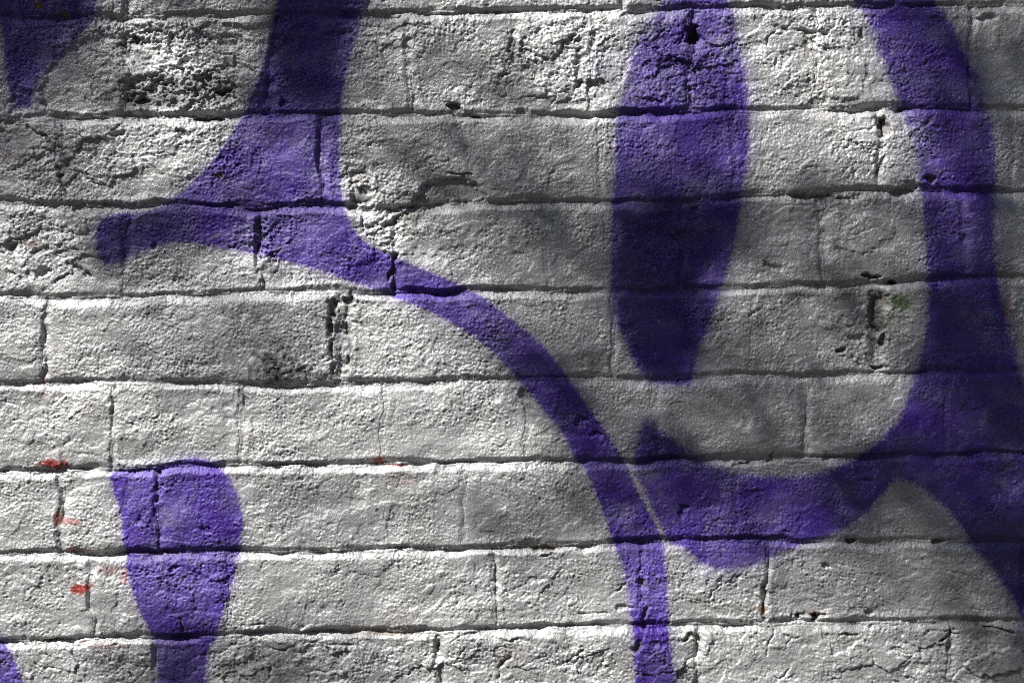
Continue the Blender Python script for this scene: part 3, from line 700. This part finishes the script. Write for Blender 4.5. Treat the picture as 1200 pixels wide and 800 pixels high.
def tube(limb_list, n):
    VV, FF = [], []
    for pts, r0, r1 in limb_list:
        pts = [np.array(p) for p in pts]; o = len(VV); K = len(pts)
        for i, p in enumerate(pts):
            d = pts[min(i + 1, K - 1)] - pts[max(i - 1, 0)]; d /= np.linalg.norm(d) + 1e-9
            a = np.cross(d, [.31, .87, .38]); a /= np.linalg.norm(a); b = np.cross(d, a)
            rr = r0 + (r1 - r0) * i / (K - 1)
            for q in range(n):
                t = 2 * math.pi * q / n; VV.append(p + (a * math.cos(t) + b * math.sin(t)) * rr * (1 + .08 * math.sin(3 * t + i)))
        for i in range(K - 1):
            for q in range(n):
                FF.append((o + i * n + q, o + i * n + (q + 1) % n, o + (i + 1) * n + (q + 1) % n, o + (i + 1) * n + q))
    return VV, FF
tree = bpy.data.objects.new('tree', None); COL.objects.link(tree); tree.location = tuple(base)
tree['label'] = 'small leafy tree across from the wall, its crown shading the bricks'; tree['category'] = 'tree'
def part(name, P, F, m):
    me = bpy.data.meshes.new(name); me.from_pydata([tuple(np.array(p) - base) for p in P], [], F); me.update()
    return link(name, me, m, tree)
part('trunk', *tube(limbs[:1], 12), M_BARK)
part('limbs', *tube([x for x in limbs[1:] if x[1] > .01], 8), M_BARK)
tw = part('twigs', *tube([x for x in limbs[1:] if x[1] <= .01], 4), M_BARK)
tw['kind'] = 'stuff'
cr = part('crown', leaf_P, leaf_F, M_LEAF); cr['kind'] = 'stuff'
# ------------------------------------------------------------------ unseen building across the lane, added to keep the low sky off the wall
def boxes(name, lst, m, parent):
    VV, FF = [], []
    for (x0, y0, z0), (x1, y1, z1) in lst:
        o = len(VV); VV += [(x, y, z) for x in (x0, x1) for y in (y0, y1) for z in (z0, z1)]
        FF += [tuple(o + i for i in f) for f in ((0, 1, 3, 2), (4, 6, 7, 5), (0, 4, 5, 1), (2, 3, 7, 6), (0, 2, 6, 4), (1, 5, 7, 3))]
    me = bpy.data.meshes.new(name); me.from_pydata(VV, [], FF); me.update()
    return link(name, me, m, parent)
M_HWALL, _ = simple('house_brick', [(.35, (.15, .085, .06)), (.7, (.22, .13, .095))], 9)
M_ROOF, _ = simple('slate', [(.35, (.05, .052, .058)), (.7, (.09, .092, .10))], 5)
M_FRAME, _ = simple('window_paint', [(.35, (.55, .54, .50)), (.7, (.62, .61, .57))], 5, .5)
M_PANE, _ = simple('window_glass', [(.35, (.02, .024, .028)), (.7, (.03, .034, .04))], 2, .06)
M_DOOR, _ = simple('door_paint', [(.35, (.03, .06, .045)), (.7, (.045, .08, .06))], 5, .4)
HY, HH, HX = -5.2, 5.0, 11.0
added_house = bpy.data.objects.new('added_house', None); COL.objects.link(added_house); added_house.location = (0, HY - 4, 0)
added_house['label'] = 'unseen brown brick building with slate roof, added to keep low sky off the painted wall'; added_house['category'] = 'added_house'
boxes('wall', [((-HX, -4, 0), (HX, 4, HH))], M_HWALL, added_house)
me = bpy.data.meshes.new('roof')
me.from_pydata([(-HX - .3, -4.4, HH), (HX + .3, -4.4, HH), (HX + .3, 4.4, HH), (-HX - .3, 4.4, HH), (-HX - .3, 0, HH + 2.2), (HX + .3, 0, HH + 2.2)], [],
               [(0, 1, 2, 3), (3, 2, 5, 4), (1, 0, 4, 5), (0, 3, 4), (2, 1, 5)]); me.update()
link('roof', me, M_ROOF, added_house)
for i in range(8):
    for z in (0.9, 2.9):
        x = -9.4 + i * 2.7
        if z == 0.9 and i == 4:
            d = boxes('door', [((x - .45, 4.003, .05), (x + .45, 4.06, 2.1))], M_DOOR, added_house)
            continue
        f = boxes('window', [((x - .55, 4.002, z), (x - .48, 4.07, z + 1.4)), ((x + .48, 4.002, z), (x + .55, 4.07, z + 1.4)),
                             ((x - .48, 4.002, z), (x + .48, 4.07, z + .07)), ((x - .48, 4.002, z + 1.33), (x + .48, 4.07, z + 1.4)), ((x - .48, 4.002, z + .68), (x + .48, 4.06, z + .73))], M_FRAME, added_house)
        boxes('pane', [((x - .48, 4.003, z + .07), (x + .48, 4.02, z + .68)), ((x - .48, 4.003, z + .73), (x + .48, 4.02, z + 1.33))], M_PANE, f)
print('bricks', n_brick, 'beam leaves', n_beam, 'leaves', len(leaf_P) // 7, 'tris', sum(len(o.data.polygons) * 2 for o in COL.objects if o.type == 'MESH'))
